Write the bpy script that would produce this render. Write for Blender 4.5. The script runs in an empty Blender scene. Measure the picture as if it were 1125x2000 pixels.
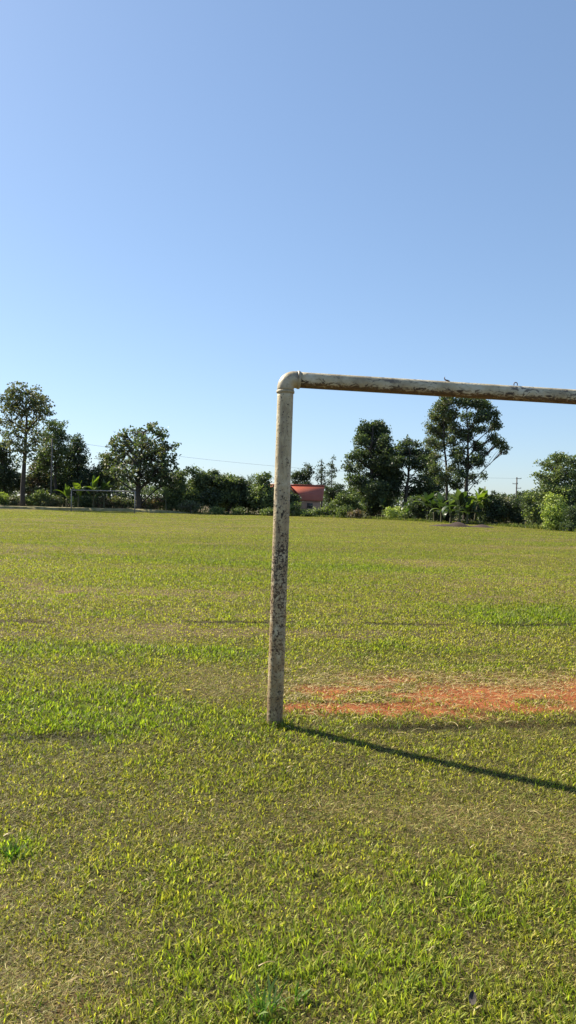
import bpy, math, random
import numpy as np
from math import sin, cos, pi, radians
from mathutils import Vector, Matrix

# ------------------------------------------------------------------ camera
F = 1500.0            # focal length in photo pixels (photo is 1125 x 2000)
CAM_H = 1.577
scene = bpy.context.scene
cd = bpy.data.cameras.new('camera')
cam = bpy.data.objects.new('camera', cd)
scene.collection.objects.link(cam)
cam_rot = Matrix.Rotation(radians(90 - 0.65), 3, 'X') @ Matrix.Rotation(radians(1.5), 3, 'Z')
cam.matrix_world = Matrix.Translation((0, 0, CAM_H)) @ cam_rot.to_4x4()
cd.sensor_fit = 'VERTICAL'; cd.sensor_height = 20.0; cd.lens = 20.0 * F / 2000.0
cd.clip_start = 0.05; cd.clip_end = 5000
scene.camera = cam

# ------------------------------------------------------------------ sky and sun
SUN_EL = radians(40)
SUN_DIR = Vector((-1.70 , 1.147, 0)).normalized()      # horizontal direction towards the sun
world = bpy.data.worlds.new('World'); scene.world = world; world.use_nodes = True
wn = world.node_tree
sky = wn.nodes.new('ShaderNodeTexSky'); sky.sky_type = 'NISHITA'; sky.sun_disc = False
sky.sun_elevation = SUN_EL
sky.sun_rotation = math.atan2(SUN_DIR.x, SUN_DIR.y)
sky.altitude = 300; sky.air_density = 1.0; sky.dust_density = 0.6; sky.ozone_density = 4.0
bg = wn.nodes['Background']; bg.inputs['Strength'].default_value = 0.09
gm_ = wn.nodes.new('ShaderNodeVectorMath'); gm_.operation = 'MULTIPLY'; gm_.inputs[1].default_value = (.2, .2, .2)
gg_ = wn.nodes.new('ShaderNodeGamma'); gg_.inputs[1].default_value = 0.7           # hazy air: flatter, softer gradient
gt_ = wn.nodes.new('ShaderNodeVectorMath'); gt_.operation = 'MULTIPLY'; gt_.inputs[1].default_value = (3.50, 3.88, 4.32)
wn.links.new(sky.outputs[0], gm_.inputs[0]); wn.links.new(gm_.outputs[0], gg_.inputs[0])
wn.links.new(gg_.outputs[0], gt_.inputs[0]); wn.links.new(gt_.outputs[0], bg.inputs['Color'])
sl = bpy.data.lights.new('sun', 'SUN'); sl.energy = 4.9; sl.angle = radians(0.53); sl.color = (1.0, 0.91, 0.74)
so = bpy.data.objects.new('sun', sl); scene.collection.objects.link(so)
sv = Vector((SUN_DIR.x * cos(SUN_EL), SUN_DIR.y * cos(SUN_EL), sin(SUN_EL)))
so.rotation_euler = sv.to_track_quat('Z', 'Y').to_euler()
so.location = sv * 50
scene.view_settings.view_transform = 'Standard'; scene.view_settings.look = 'None'
scene.view_settings.exposure = 1.1; scene.view_settings.gamma = 1.0
scene.cycles.max_bounces = 8; scene.cycles.transparent_max_bounces = 8

# ------------------------------------------------------------------ helpers
COL = scene.collection
RN = np.array([list(r) for r in cam_rot])
def ray(px, py):
    return RN @ np.array([px - 562.5, 1000.0 - py, -F])
def ground(px, py, z=0.0):                        # photo pixel -> point on the ground
    d = ray(px, py); return np.array([0, 0, CAM_H]) + d * ((z - CAM_H) / d[2])
def at(px, py, dist):                             # photo pixel -> point at depth y = dist
    d = ray(px, py); return np.array([0, 0, CAM_H]) + d * (dist / d[1])

def tag(o, label=None, cat=None, group=None, kind=None):
    if label: o['label'] = label
    if cat: o['category'] = cat
    if group: o['group'] = group
    if kind: o['kind'] = kind
    return o
def empty(name, loc, rz=0.0):
    o = bpy.data.objects.new(name, None); o.empty_display_size = 0.2
    COL.objects.link(o); o.location = loc; o.rotation_euler = (0, 0, rz); return o

class MB:
    """Collects verts, faces and vertex colours for ONE mesh."""
    def __init__(s): s.v = []; s.q = []; s.t = []; s.c = []; s.n = 0
    def add(s, V, Q=None, T=None, C=None):
        V = np.asarray(V, float).reshape(-1, 3)
        if Q is not None and len(Q): s.q.append(np.asarray(Q, np.int64).reshape(-1, 4) + s.n)
        if T is not None and len(T): s.t.append(np.asarray(T, np.int64).reshape(-1, 3) + s.n)
        if C is None: C = (1, 1, 1)
        C = np.asarray(C, float)
        if C.ndim == 1: C = np.tile(C, (len(V), 1))
        s.v.append(V); s.c.append(C); s.n += len(V)
    def box(s, lo, hi, M=None):
        x0, y0, z0 = lo; x1, y1, z1 = hi
        V = np.array([(x0,y0,z0),(x1,y0,z0),(x1,y1,z0),(x0,y1,z0),(x0,y0,z1),(x1,y0,z1),(x1,y1,z1),(x0,y1,z1)])
        s.add(V, [(0,3,2,1),(4,5,6,7),(0,1,5,4),(1,2,6,5),(2,3,7,6),(3,0,4,7)])
    def tube(s, P, R, seg=8, cap=True, C=None):
        P = np.asarray(P, float); n = len(P)
        if np.isscalar(R): R = np.full(n, R)
        T = np.gradient(P, axis=0); T /= np.linalg.norm(T, axis=1)[:, None] + 1e-9
        ref = np.array([0, 0, 1.0]) if abs(T[0][2]) < 0.9 else np.array([1.0, 0, 0])
        A = []
        u = np.cross(T[0], ref); u /= np.linalg.norm(u)
        for k in range(n):
            u = u - T[k] * u.dot(T[k]); u /= np.linalg.norm(u) + 1e-9
            A.append(u.copy())
        A = np.array(A); B = np.cross(T, A)
        th = np.linspace(0, 2*pi, seg, endpoint=False)
        V = P[:, None] + (A[:, None] * np.cos(th)[None, :, None] + B[:, None] * np.sin(th)[None, :, None]) * np.asarray(R)[:, None, None]
        idx = np.arange(n * seg).reshape(n, seg); nx = np.roll(idx, -1, 1)
        Q = np.stack([idx[:-1], nx[:-1], nx[1:], idx[1:]], -1).reshape(-1, 4)
        V = V.reshape(-1, 3); Tt = None
        if cap:
            V = np.vstack([V, P[0], P[-1]]); a, b = n*seg, n*seg+1
            Tt = [(a, (k+1) % seg, k) for k in range(seg)] + [(b, (n-1)*seg+k, (n-1)*seg+(k+1) % seg) for k in range(seg)]
        s.add(V, Q, Tt, C)
    def build(s, name, mat, parent=None, smooth=False, origin=None):
        V = np.vstack(s.v); Cc = np.vstack(s.c)
        if origin is not None: V = V - np.asarray(origin)
        q = np.vstack(s.q) if s.q else np.zeros((0, 4), np.int64)
        t = np.vstack(s.t) if s.t else np.zeros((0, 3), np.int64)
        me = bpy.data.meshes.new(name)
        me.vertices.add(len(V)); me.vertices.foreach_set('co', V.astype(np.float32).ravel())
        li = np.concatenate([q.ravel(), t.ravel()]).astype(np.int32)
        me.loops.add(len(li)); me.loops.foreach_set('vertex_index', li)
        ls = np.concatenate([np.arange(len(q))*4, len(q)*4 + np.arange(len(t))*3]).astype(np.int32)
        me.polygons.add(len(ls)); me.polygons.foreach_set('loop_start', ls)
        if smooth: me.polygons.foreach_set('use_smooth', np.ones(len(ls), bool))
        a = me.color_attributes.new('tone', 'FLOAT_COLOR', 'POINT')
        a.data.foreach_set('color', np.hstack([Cc, np.ones((len(Cc), 1))]).astype(np.float32).ravel())
        me.update(calc_edges=True); me.validate()
        if mat: me.materials.append(mat)
        o = bpy.data.objects.new(name, me); COL.objects.link(o)
        if parent is not None: o.parent = parent
        return o

def vnoise(x, y, s, seed):
    x = np.asarray(x) / s; y = np.asarray(y) / s
    xi = np.floor(x).astype(np.int64); yi = np.floor(y).astype(np.int64)
    fx = x - xi; fy = y - yi; fx = fx*fx*(3-2*fx); fy = fy*fy*(3-2*fy)
    def h(i, j):
        n = (i * 374761393 + j * 668265263 + seed * 1442695041) & 0xffffffff
        n = ((n ^ (n >> 13)) * 1274126177) & 0xffffffff
        return ((n ^ (n >> 16)) & 0xffff) / 65535.0
    return (h(xi, yi)*(1-fx) + h(xi+1, yi)*fx)*(1-fy) + (h(xi, yi+1)*(1-fx) + h(xi+1, yi+1)*fx)*fy
def fbm(x, y, s, seed, o=3):
    r = 0; a = 0.5; t = 0
    for k in range(o): r = r + a*vnoise(x, y, s/2**k, seed+k*17); t += a; a *= 0.55
    return r / t
def sstep(a, b, x):
    t = np.clip((x-a)/(b-a), 0, 1); return t*t*(3-2*t)

# ------------------------------------------------------------------ materials
def newmat(name):
    m = bpy.data.materials.new(name); m.use_nodes = True
    nt = m.node_tree; return m, nt, nt.nodes['Principled BSDF'], nt.nodes['Material Output']
def N(nt, t, **k):
    n = nt.nodes.new(t)
    for a, b in k.items(): setattr(n, a, b)
    return n
def noise(nt, scale, detail=4, rough=0.55, vec=None, dist=0.0):
    n = N(nt, 'ShaderNodeTexNoise'); n.inputs['Scale'].default_value = scale
    n.inputs['Detail'].default_value = detail; n.inputs['Roughness'].default_value = rough
    n.inputs['Distortion'].default_value = dist
    if vec is not None: nt.links.new(vec, n.inputs['Vector'])
    return n
def ramp(nt, fac, stops):
    r = N(nt, 'ShaderNodeValToRGB'); e = r.color_ramp.elements
    while len(e) < len(stops): e.new(0.5)
    for k, (p, c) in enumerate(stops):
        e[k].position = p; e[k].color = (*c, 1) if len(c) == 3 else c
    nt.links.new(fac, r.inputs[0]); return r
def mixc(nt, fac, a, b, mode='MIX'):
    m = N(nt, 'ShaderNodeMix', data_type='RGBA', blend_type=mode)
    for sck, v in ((m.inputs[0], fac), (m.inputs[6], a), (m.inputs[7], b)):
        if isinstance(v, (int, float)): sck.default_value = v
        elif isinstance(v, tuple): sck.default_value = (*v, 1)
        else: nt.links.new(v, sck)
    return m.outputs[2]
def math_(nt, op, a, b=0.0, clamp=False):
    m = N(nt, 'ShaderNodeMath', operation=op, use_clamp=clamp)
    for k, v in ((0, a), (1, b)):
        if isinstance(v, (int, float)): m.inputs[k].default_value = v
        else: nt.links.new(v, m.inputs[k])
    return m.outputs[0]
def bump(nt, bs, h, strength, dist=0.01):
    b = N(nt, 'ShaderNodeBump'); b.inputs['Strength'].default_value = strength
    b.inputs['Distance'].default_value = dist
    nt.links.new(h, b.inputs['Height']); nt.links.new(b.outputs[0], bs.inputs['Normal'])

def leafy(name, rough=0.5, spec=0.4, trans=0.35, gain=(1, 1, 1), tgain=(1.3, 1.5, 0.6)):
    """thin leaf or blade: its own colour from 'tone', light passes through it"""
    m, nt, bs, out = newmat(name)
    a = N(nt, 'ShaderNodeAttribute', attribute_name='tone')
    c = mixc(nt, 1.0, a.outputs['Color'], gain, 'MULTIPLY')
    nt.links.new(c, bs.inputs['Base Color'])
    bs.inputs['Roughness'].default_value = rough
    bs.inputs['Specular IOR Level'].default_value = spec
    tr = N(nt, 'ShaderNodeBsdfTranslucent')
    nt.links.new(mixc(nt, 1.0, c, tgain, 'MULTIPLY'), tr.inputs['Color'])
    mx = N(nt, 'ShaderNodeMixShader'); mx.inputs[0].default_value = trans
    nt.links.new(bs.outputs[0], mx.inputs[1]); nt.links.new(tr.outputs[0], mx.inputs[2])
    nt.links.new(mx.outputs[0], out.inputs['Surface']); return m

M_GRASS = leafy('grass_blades', 0.55, 0.28, 0.45, (1, 1, 1), (1.3, 1.5, 0.5))
M_STRAW = leafy('dry_straw', 0.5, 0.4, 0.25, (1, 1, 1), (1.1, 1.0, 0.8))
M_LEAF = leafy('tree_leaves', 0.55, 0.35, 0.32, (1.35, 1.22, 1.65), (1.25, 1.4, 0.5))
M_BANANA = leafy('banana_leaves', 0.4, 0.5, 0.35, (.85, .8, .95), (1.4, 1.7, 0.5))

def bark_mat(name, c0, c1):
    m, nt, bs, out = newmat(name)
    tc = N(nt, 'ShaderNodeTexCoord')
    mp = N(nt, 'ShaderNodeMapping'); mp.inputs['Scale'].default_value = (3, 3, 0.6)
    nt.links.new(tc.outputs['Object'], mp.inputs[0])
    n = noise(nt, 4, 6, 0.65, mp.outputs[0])
    r = ramp(nt, n.outputs['Fac'], [(0.3, c0), (0.7, c1)])
    nt.links.new(r.outputs[0], bs.inputs['Base Color']); bs.inputs['Roughness'].default_value = 0.9
    bump(nt, bs, n.outputs['Fac'], 0.6, 0.03); return m
M_BARK = bark_mat('dark_bark', (0.03, 0.025, 0.02), (0.085, 0.07, 0.055))
M_PALEBARK = bark_mat('pale_bark', (0.13, 0.11, 0.09), (0.34, 0.30, 0.25))
M_STEM = bark_mat('plant_stem', (0.05, 0.055, 0.025), (0.12, 0.11, 0.06))
M_POLEWOOD = bark_mat('grey_pole_wood', (0.10, 0.09, 0.085), (0.2, 0.185, 0.17))

# ------------------------------------------------------------------ lawn zones (what grows where)
def GP(px, py): g = ground(px, py); return g[0], g[1]
ALPHA = radians(10)                                # how far the goal line turns away
BASE = ground(536, 1418)
def line_dist(x, y, p, q):
    d = np.array(q) - np.array(p); d = d / np.linalg.norm(d)
    return (x-p[0])*(-d[1]) + (y-p[1])*d[0], (x-p[0])*d[0] + (y-p[1])*d[1]
# px, py, radius across, radius deep (metres), amount
GREEN = [(90,1270,1.6,.55,.8),(380,1275,1.3,.45,.7),(180,1390,1.0,.7,.7),(60,1370,.9,.7,.4),(300,1420,1.0,.45,.55),
         (1060,1205,1.3,.9,.9),(820,1265,1.1,.35,.55),(700,1110,2.2,1.2,.6),(960,1120,2.5,1.2,.5),(380,1100,2.4,1.0,.45),
         (20,1660,.12,.2,.7),(480,1540,.8,.5,.35),(1000,1305,1.6,.35,.35),(520,1080,2,1,.5),(100,1060,4,2,.4),
         (700,1640,.3,.22,.3),(680,1880,.30,.25,.5),(360,1960,.30,.2,.4),(900,1730,.35,.3,.25),(520,1900,.1,.1,.6),(590,1220,1.0,.3,.3),
         (1000,1060,6,3,.35),(260,1050,5,2.5,.3)]
DRY = [(850,1600,1.3,.38,.85),(1060,1640,.6,.4,.75),(660,1570,.35,.25,.4),(450,1340,.7,.5,.9),(250,1600,.7,.4,.35),
       (60,1480,.8,.5,.3),(820,1330,2.4,.5,.6),(60,1240,2.2,.5,.35),(600,1235,2.4,.35,.45),(940,1290,.7,.15,.5),
       (100,1900,.28,.16,.35),(950,1850,.26,.15,.35),(1090,1900,.2,.12,.3),(180,1960,.25,.12,.4),(60,1850,.25,.2,.4),
       (900,1160,2.4,.8,.35),(150,1150,3,.9,.3),(1080,1070,5,1.6,.4),(560,1460,.4,.12,.25),(1000,1440,.9,.12,.35)]
def zones(x, y):
    x = np.asarray(x, float); y = np.asarray(y, float)
    w1 = (fbm(x, y, 0.7, 3) - 0.5); w2 = (fbm(x, y, 0.7, 9) - 0.5)
    g = sstep(0.46, 0.66, fbm(x*0.55, y, 2.6, 21)) * 0.35 + sstep(0.5, 0.7, fbm(x, y, 0.38, 33)) * 0.3
    d = sstep(0.47, 0.68, fbm(x*0.6, y, 2.2, 47)) * 0.40 + sstep(0.5, 0.72, fbm(x, y, 0.3, 53)) * 0.35
    for lst, sgn in ((GREEN, 1), (DRY, -1)):
        for (px, py, rx, ry, a) in lst:
            cx, cy = GP(px, py)
            q = np.nonzero((np.abs(y-cy) < 3.2*ry) & (np.abs(x-cx) < 3.2*rx))[0]
            e = np.exp(-(((x[q]-cx)/rx + w1[q]*1.2)**2 + ((y[q]-cy)/ry + w2[q]*1.2)**2))
            if sgn > 0: g[q] += .75*a*e; d[q] -= 0.5*a*e
            else: d[q] += .62*a*e; g[q] -= 0.5*a*e
    # worn red earth in the goal mouth, just inside the goal line
    u, v = line_dist(x, y, BASE[:2], BASE[:2] + np.array([cos(ALPHA), sin(ALPHA)]))
    fu = sstep(0.16, 0.42, u + w1*0.5) * (1 - sstep(0.9, 1.75, u + w2*0.8)) * sstep(-0.25, 0.5, v + w1*0.5) * (1 - sstep(5.5, 6.8, v))
    bare = fu * sstep(0.33, 0.56, fbm(x*0.7, y*1.6, 0.5, 77) + 0.10)
    for (px, py, rx, ry, a) in [(830,1392,.9,.16,.9),(640,1390,.35,.16,.6),(1050,1380,.6,.2,.9),(170,1965,.13,.08,.3),(60,1880,.12,.06,.2),(700,1345,.5,.15,.3)]:
        cx, cy = GP(px, py)
        bare = bare + a*np.exp(-(((x-cx)/rx)**2 + ((y-cy)/ry)**2)) * sstep(0.35, 0.6, fbm(x, y*1.5, 0.25, 79) + 0.08)
    # mown-out pitch lines: narrow trenches in the turf
    gr = np.exp(-((u + 0.13 + 0.03*w1)/0.10)**2) * (sstep(0.3, 0.9, v) * 1.0 + (1 - sstep(-1.2, -0.2, v)) * 0.6) * sstep(0.25, 0.5, fbm(x, y, 0.5, 91))
    p, q = GP(60, 1214), GP(1100, 1221)
    u2, v2 = line_dist(x, y, p, q)
    gr = np.maximum(gr, np.exp(-((u2 + 0.12*w1)/0.11)**2) * sstep(0.36, 0.56, fbm(x, y, 0.8, 95) + 0.05) * 0.9)
    cx, cy = GP(52, 1212)
    gr = np.maximum(gr, 0.9*np.exp(-(((x-cx)/.12)**2 + ((y-cy)/.12)**2)))
    cx, cy = GP(650, 1243)
    gr = np.maximum(gr, 0.6*np.exp(-(((x-cx)/.45)**2 + ((y-cy)/.06)**2)))
    return np.clip(g, 0, 1), np.clip(d, 0, 1), np.clip(bare, 0, 1), np.clip(gr, 0, 1)
def height(x, y):
    return 0.03*(fbm(x, y, 1.3, 5) - 0.5) * sstep(1.0, 3.0, np.abs(y)) + 0.012*(fbm(x, y, 0.28, 6) - 0.5)

# ------------------------------------------------------------------ ground sheet
def ground_sheet():
    t = np.linspace(0, 1, 420)
    ys = np.concatenate([[-3000, -600, -100, -20, -6, -2, 0, .8], 1.4 + 160*(t**2.6) + 6*t, [240, 400, 700, 1300, 3000]])
    s = np.linspace(-1, 1, 361)
    xs = np.sign(s) * (np.abs(s)*6 + 85*np.abs(s)**4)
    xs = np.concatenate([[-3000, -1000, -300, -150], xs, [150, 300, 1000, 3000]])
    X, Y = np.meshgrid(xs, ys)
    g, d, b, gr = zones(X.ravel(), Y.ravel())
    fade = 1 - sstep(60, 90, np.abs(Y.ravel()) + np.abs(X.ravel())*0.6)
    Z = height(X.ravel(), Y.ravel()) * fade - 0.045*gr*(1-b)*fade - 0.008*b
    V = np.stack([X.ravel(), Y.ravel(), Z], 1)
    ny, nx = X.shape; i = np.arange(nx*ny).reshape(ny, nx)
    Q = np.stack([i[:-1, :-1], i[:-1, 1:], i[1:, 1:], i[1:, :-1]], -1).reshape(-1, 4)
    mb = MB(); mb.add(V, Q, C=np.stack([g, np.maximum(d, 0.0), np.clip(b + 0*gr, 0, 1)], 1))
    m, nt, bs, out = newmat('turf_soil')
    a = N(nt, 'ShaderNodeAttribute', attribute_name='tone')
    sp = N(nt, 'ShaderNodeSeparateColor'); nt.links.new(a.outputs['Color'], sp.inputs[0])
    geo = N(nt, 'ShaderNodeNewGeometry'); pos = geo.outputs['Position']
    nf = noise(nt, 130, 5, 0.75, pos); nm = noise(nt, 9, 4, 0.6, pos)
    thatch = ramp(nt, nf.outputs['Fac'], [(0.3, (0.035, 0.03, 0.014)), (0.55, (0.08, 0.065, 0.03)), (0.75, (0.2, 0.15, 0.075))]).outputs[0]
    lush = ramp(nt, nf.outputs['Fac'], [(0.3, (0.03, 0.036, 0.012)), (0.7, (0.08, 0.09, 0.025))]).outputs[0]
    dry = ramp(nt, nf.outputs['Fac'], [(0.3, (0.07, 0.045, 0.025)), (0.7, (0.27, 0.18, 0.10))]).outputs[0]
    earth = ramp(nt, nm.outputs['Fac'], [(0.3, (0.22, 0.062, 0.02)), (0.7, (0.42, 0.145, 0.052))]).outputs[0]
    c = mixc(nt, sp.outputs[0], thatch, lush); c = mixc(nt, sp.outputs[1], c, dry)
    c = mixc(nt, sp.outputs[2], c, earth)
    nt.links.new(c, bs.inputs['Base Color']); bs.inputs['Roughness'].default_value = 0.95
    bs.inputs['Specular IOR Level'].default_value = 0.15
    bump(nt, bs, nf.outputs['Fac'], 0.8, 0.02)
    o = mb.build('playing_field', m, smooth=True); tag(o, 'flat green football field turf with a red worn goal mouth', 'field', kind='structure')
ground_sheet()

# ------------------------------------------------------------------ grass blades
rng = np.random.default_rng(11)
def pick(cols, w, n, rng):
    c = np.array(cols); k = rng.choice(len(cols), n, p=np.array(w)/sum(w)); return c[k]
def blades(mb, x, y, z, L, W, lean, az, col, bend=0.5, segs=2, twist=None):
    """x,y,z roots; L length; W width; lean from vertical (rad); az heading; tapered bent strips"""
    n = len(x)
    h = np.stack([np.cos(az), np.sin(az), np.zeros(n)], 1)
    tw = az + pi/2 + (rng.uniform(-0.9, 0.9, n) if twist is None else twist)
    sd = np.stack([np.cos(tw), np.sin(tw), rng.uniform(-.35, .35, n)], 1)
    P = np.stack([x, y, z], 1); pts = [P]
    for k in range(segs):
        th = lean + bend*(k/segs)
        P = P + (h*np.sin(th)[:, None] + np.array([0, 0, 1])*np.cos(th)[:, None]) * (L/segs)[:, None]
        P[:, 2] = np.maximum(P[:, 2], z + 0.003)
        pts.append(P)
    w = W[:, None]*0.5
    V = []; 
    for k in range(segs):
        f = 0.75 if k == 0 else 1.0
        V += [pts[k] - sd*w*f, pts[k] + sd*w*f]
    V.append(pts[segs]); nv = 2*segs + 1
    V = np.stack(V, 1).reshape(-1, 3)
    b = np.arange(n)[:, None]*nv
    Q = np.concatenate([b + np.array([2*k, 2*k+1, 2*k+3, 2*k+2]) for k in range(segs-1)]) if segs > 1 else None
    T = b + np.array([2*(segs-1), 2*(segs-1)+1, 2*segs])
    C = np.repeat(col, nv, 0)
    C = C.reshape(n, nv, 3).copy(); C[:, 0:2] *= 0.8; C = C.reshape(-1, 3)
    mb.add(V, Q, T, C)

def grass():
    R0, R1, k = 1.7, 97.0, 1.55
    dens0 = 28000.0
    # sample radius with density dens0*(2.3/r)^k over a wedge of half-angle about 30 degrees
    TH = radians(29)
    rr = np.linspace(R0, R1, 4000)
    dens = dens0*np.minimum(1, (2.6/rr))**k * np.clip(1, 0, 1)
    pdf = dens*2*TH*rr; N_ = int(np.sum((pdf[1:]+pdf[:-1])*.5*np.diff(rr))); cdf = np.cumsum(pdf); cdf /= cdf[-1]
    print('blades', N_)
    r = np.interp(rng.random(N_), cdf, rr); th = rng.uniform(-TH, TH, N_)
    x = r*np.sin(th); y = r*np.cos(th)
    g, d, b, gr = zones(x, y)
    p = rng.random(N_)
    tuft = fbm(x, y, 0.09, 120, 2)
    nearf = 1 - sstep(8, 16, r)
    keep = (p > b*0.80) & (rng.random(N_) > gr*0.92) & (rng.random(N_) < 1 - nearf*0.45*sstep(0.62, 0.40, tuft) )
    x, y, r, g, d, b, tuft = [a[keep] for a in (x, y, r, g, d, b, tuft)]; n = len(x)
    z = height(x, y) * (1 - sstep(60, 90, np.abs(y)+np.abs(x)*.6)) - 0.004
    wgrow = np.maximum(1, r/2.6)**0.68
    straw = rng.random(n) < np.clip(0.27 + 0.55*d + 0.15*b, 0, .82)
    L = np.where(straw, rng.uniform(0.018, 0.042, n), rng.uniform(0.02, 0.045, n)*(0.8 + 0.55*g + 0.5*(tuft-0.5)))
    L *= 1 - 0.35*d*(~straw)
    L *= np.minimum(1 + 0.12*(wgrow-1), 1.5)
    W = rng.uniform(0.0027, 0.0052, n)*wgrow*np.where(straw, 0.75, 1.0)
    W *= 1 + 0.25*(1 - d)*(~straw)
    lean = np.where(straw, rng.uniform(0.9, 1.55, n), np.abs(rng.normal(0.62, 0.38, n)))
    lean = np.clip(lean, 0.05, 1.5)
    az = rng.uniform(0, 2*pi, n)
    lush = pick([(0.17,0.22,0.026),(0.23,0.27,0.034),(0.11,0.16,0.022),(0.30,0.32,0.05)], [3,3,2,1], n, rng)
    olive = pick([(0.27,0.235,0.045),(0.34,0.275,0.065),(0.20,0.185,0.035),(0.42,0.33,0.11)], [3,3,2,2], n, rng)
    stc = pick([(0.46,0.36,0.18),(0.36,0.26,0.13),(0.56,0.47,0.28),(0.26,0.18,0.09)], [3,3,2,2], n, rng)
    fg = np.clip(0.21 + 0.72*g - 0.22*d + rng.normal(0, 0.24, n), 0, 1)[:, None]
    col = olive*(1-fg) + lush*fg
    col = np.where(straw[:, None], stc, col)
    big = fbm(x*0.5, y, 3.0, 210)[:, None]; col = col*(0.84 + 0.34*big)
    vr = (1 - .65*sstep(5, 25, r))*.55
    _, _, _, gq = zones(x, y)
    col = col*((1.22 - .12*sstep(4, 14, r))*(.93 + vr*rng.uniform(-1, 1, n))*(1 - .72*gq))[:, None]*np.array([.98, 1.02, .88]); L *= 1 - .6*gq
    mb = MB()
    nr = r < rng.uniform(10, 26, len(r))
    blades(mb, x[nr], y[nr], z[nr], L[nr], W[nr], lean[nr], az[nr], col[nr], 0.7, 2)
    fr = ~nr
    blades(mb, x[fr], y[fr], z[fr], L[fr], W[fr], lean[fr], az[fr], col[fr], 0.0, 1)
    # matted clippings and dead runners lying flat under the live blades
    rr2 = np.linspace(1.7, 9.0, 800); pdf = 26000*np.minimum(1, 2.8/rr2)**1.5*2*TH*rr2
    n = int(np.sum((pdf[1:]+pdf[:-1])*.5*np.diff(rr2))); cdf = np.cumsum(pdf); cdf /= cdf[-1]; print('thatch', n)
    r = np.interp(rng.random(n), cdf, rr2); th = rng.uniform(-TH, TH, n); x = r*np.sin(th); y = r*np.cos(th)
    g, d, b, gr = zones(x, y); ok = (rng.random(n) > b*1.05) & (rng.random(n) > gr*.5)
    x, y, r, g, d, gr = [a[ok] for a in (x, y, r, g, d, gr)]; n = len(x); gw = np.maximum(1, r/2.6)**.75
    col = pick([(.32,.25,.09),(.21,.17,.06),(.12,.10,.035),(.20,.23,.045),(.46,.37,.18)], [3,2.5,2,5,1.2], n, rng)*rng.uniform(.22, 1.45, n)[:, None]
    col = col*(1 - .55*gr)[:, None]*(1 + .55*d - .15*g)[:, None]
    blades(mb, x, y, height(x, y) + .001, rng.uniform(.015, .045, n)*np.minimum(gw, 1.5), rng.uniform(.002, .0045, n)*gw, rng.uniform(1.1, 1.56, n), rng.uniform(0, 2*pi, n), col, .05, 1)
    # coarser, longer tufts scattered in the near turf
    nt_ = 420
    tr = np.sqrt(rng.uniform(1.8**2, 9**2, nt_)); tt = rng.uniform(-TH, TH, nt_)
    tx, ty = tr*np.sin(tt), tr*np.cos(tt); G_, D_, B_, R_ = zones(tx, ty)
    ok = (B_ < .3) & (rng.random(nt_) < 0.35 + 0.6*G_ - .3*D_); tx, ty = tx[ok], ty[ok]
    cnt = rng.integers(5, 16, len(tx)); i = np.repeat(np.arange(len(tx)), cnt); n = len(i)
    bx = tx[i] + rng.normal(0, .022, n); by = ty[i] + rng.normal(0, .022, n)
    col = pick([(0.12,0.18,0.02),(0.18,0.23,0.03),(0.24,0.26,0.05)], [3,3,2], n, rng)*rng.uniform(.7, 1.1, n)[:, None]
    blades(mb, bx, by, height(bx, by), rng.uniform(.035, .065, n), rng.uniform(.003, .006, n), np.abs(rng.normal(.5, .3, n)), rng.uniform(0, 2*pi, n), col, .8, 3)
    o = mb.build('lawn_grass', M_GRASS)
    tag(o, 'short mown grass covering the football field', 'grass', kind='stuff')
    # long cut straws lying over the worn patch and the lines
    mb = MB(); n = 3200
    v = rng.uniform(0.1, 6.0, n); u = rng.normal(0.95, 0.5, n)
    c_, s_ = cos(ALPHA), sin(ALPHA)
    sx = BASE[0] + v*c_ - u*s_; sy = BASE[1] + v*s_ + u*c_
    m2 = 260; rr2 = np.sqrt(rng.uniform(4, 150, m2)); t2 = rng.uniform(-.45, .45, m2)
    sx = np.concatenate([sx, rr2*np.sin(t2)]); sy = np.concatenate([sy, rr2*np.cos(t2)]); n = len(sx)
    L = np.concatenate([rng.uniform(.03, .05, n-m2)+.16*rng.random(n-m2)**3, rng.uniform(.03, .08, m2)])
    az = np.where(rng.random(n) < .6, rng.normal(ALPHA, .55, n), rng.uniform(0, 2*pi, n))
    for k in range(n):
        q = np.linspace(0, 1, 6); a = az[k] + rng.normal(0, .9)*q*.7
        dx = np.cumsum(np.cos(a))*L[k]/6; dy = np.cumsum(np.sin(a))*L[k]/6
        X = sx[k] + dx; Y = sy[k] + dy; Z = height(X, Y) + rng.uniform(.006, .03) + .012*np.sin(q*pi)
        w = rng.uniform(.0012, .0024); nx_, ny_ = -np.sin(a)*w, np.cos(a)*w
        V = np.concatenate([np.stack([X-nx_, Y-ny_, Z], 1), np.stack([X+nx_, Y+ny_, Z+.0015], 1)])
        Q = [(j, j+1, j+7, j+6) for j in range(5)]
        mb.add(V, Q, C=np.array([(0.50,0.38,0.15),(0.42,0.30,0.12),(0.55,0.45,0.2)][rng.integers(3)])*rng.uniform(.8, 1.1))
    o = mb.build('dry_straw', M_STRAW)
    tag(o, 'yellow cut straw scattered over the red worn earth in the goal mouth', 'straw', kind='stuff')
grass()

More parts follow.
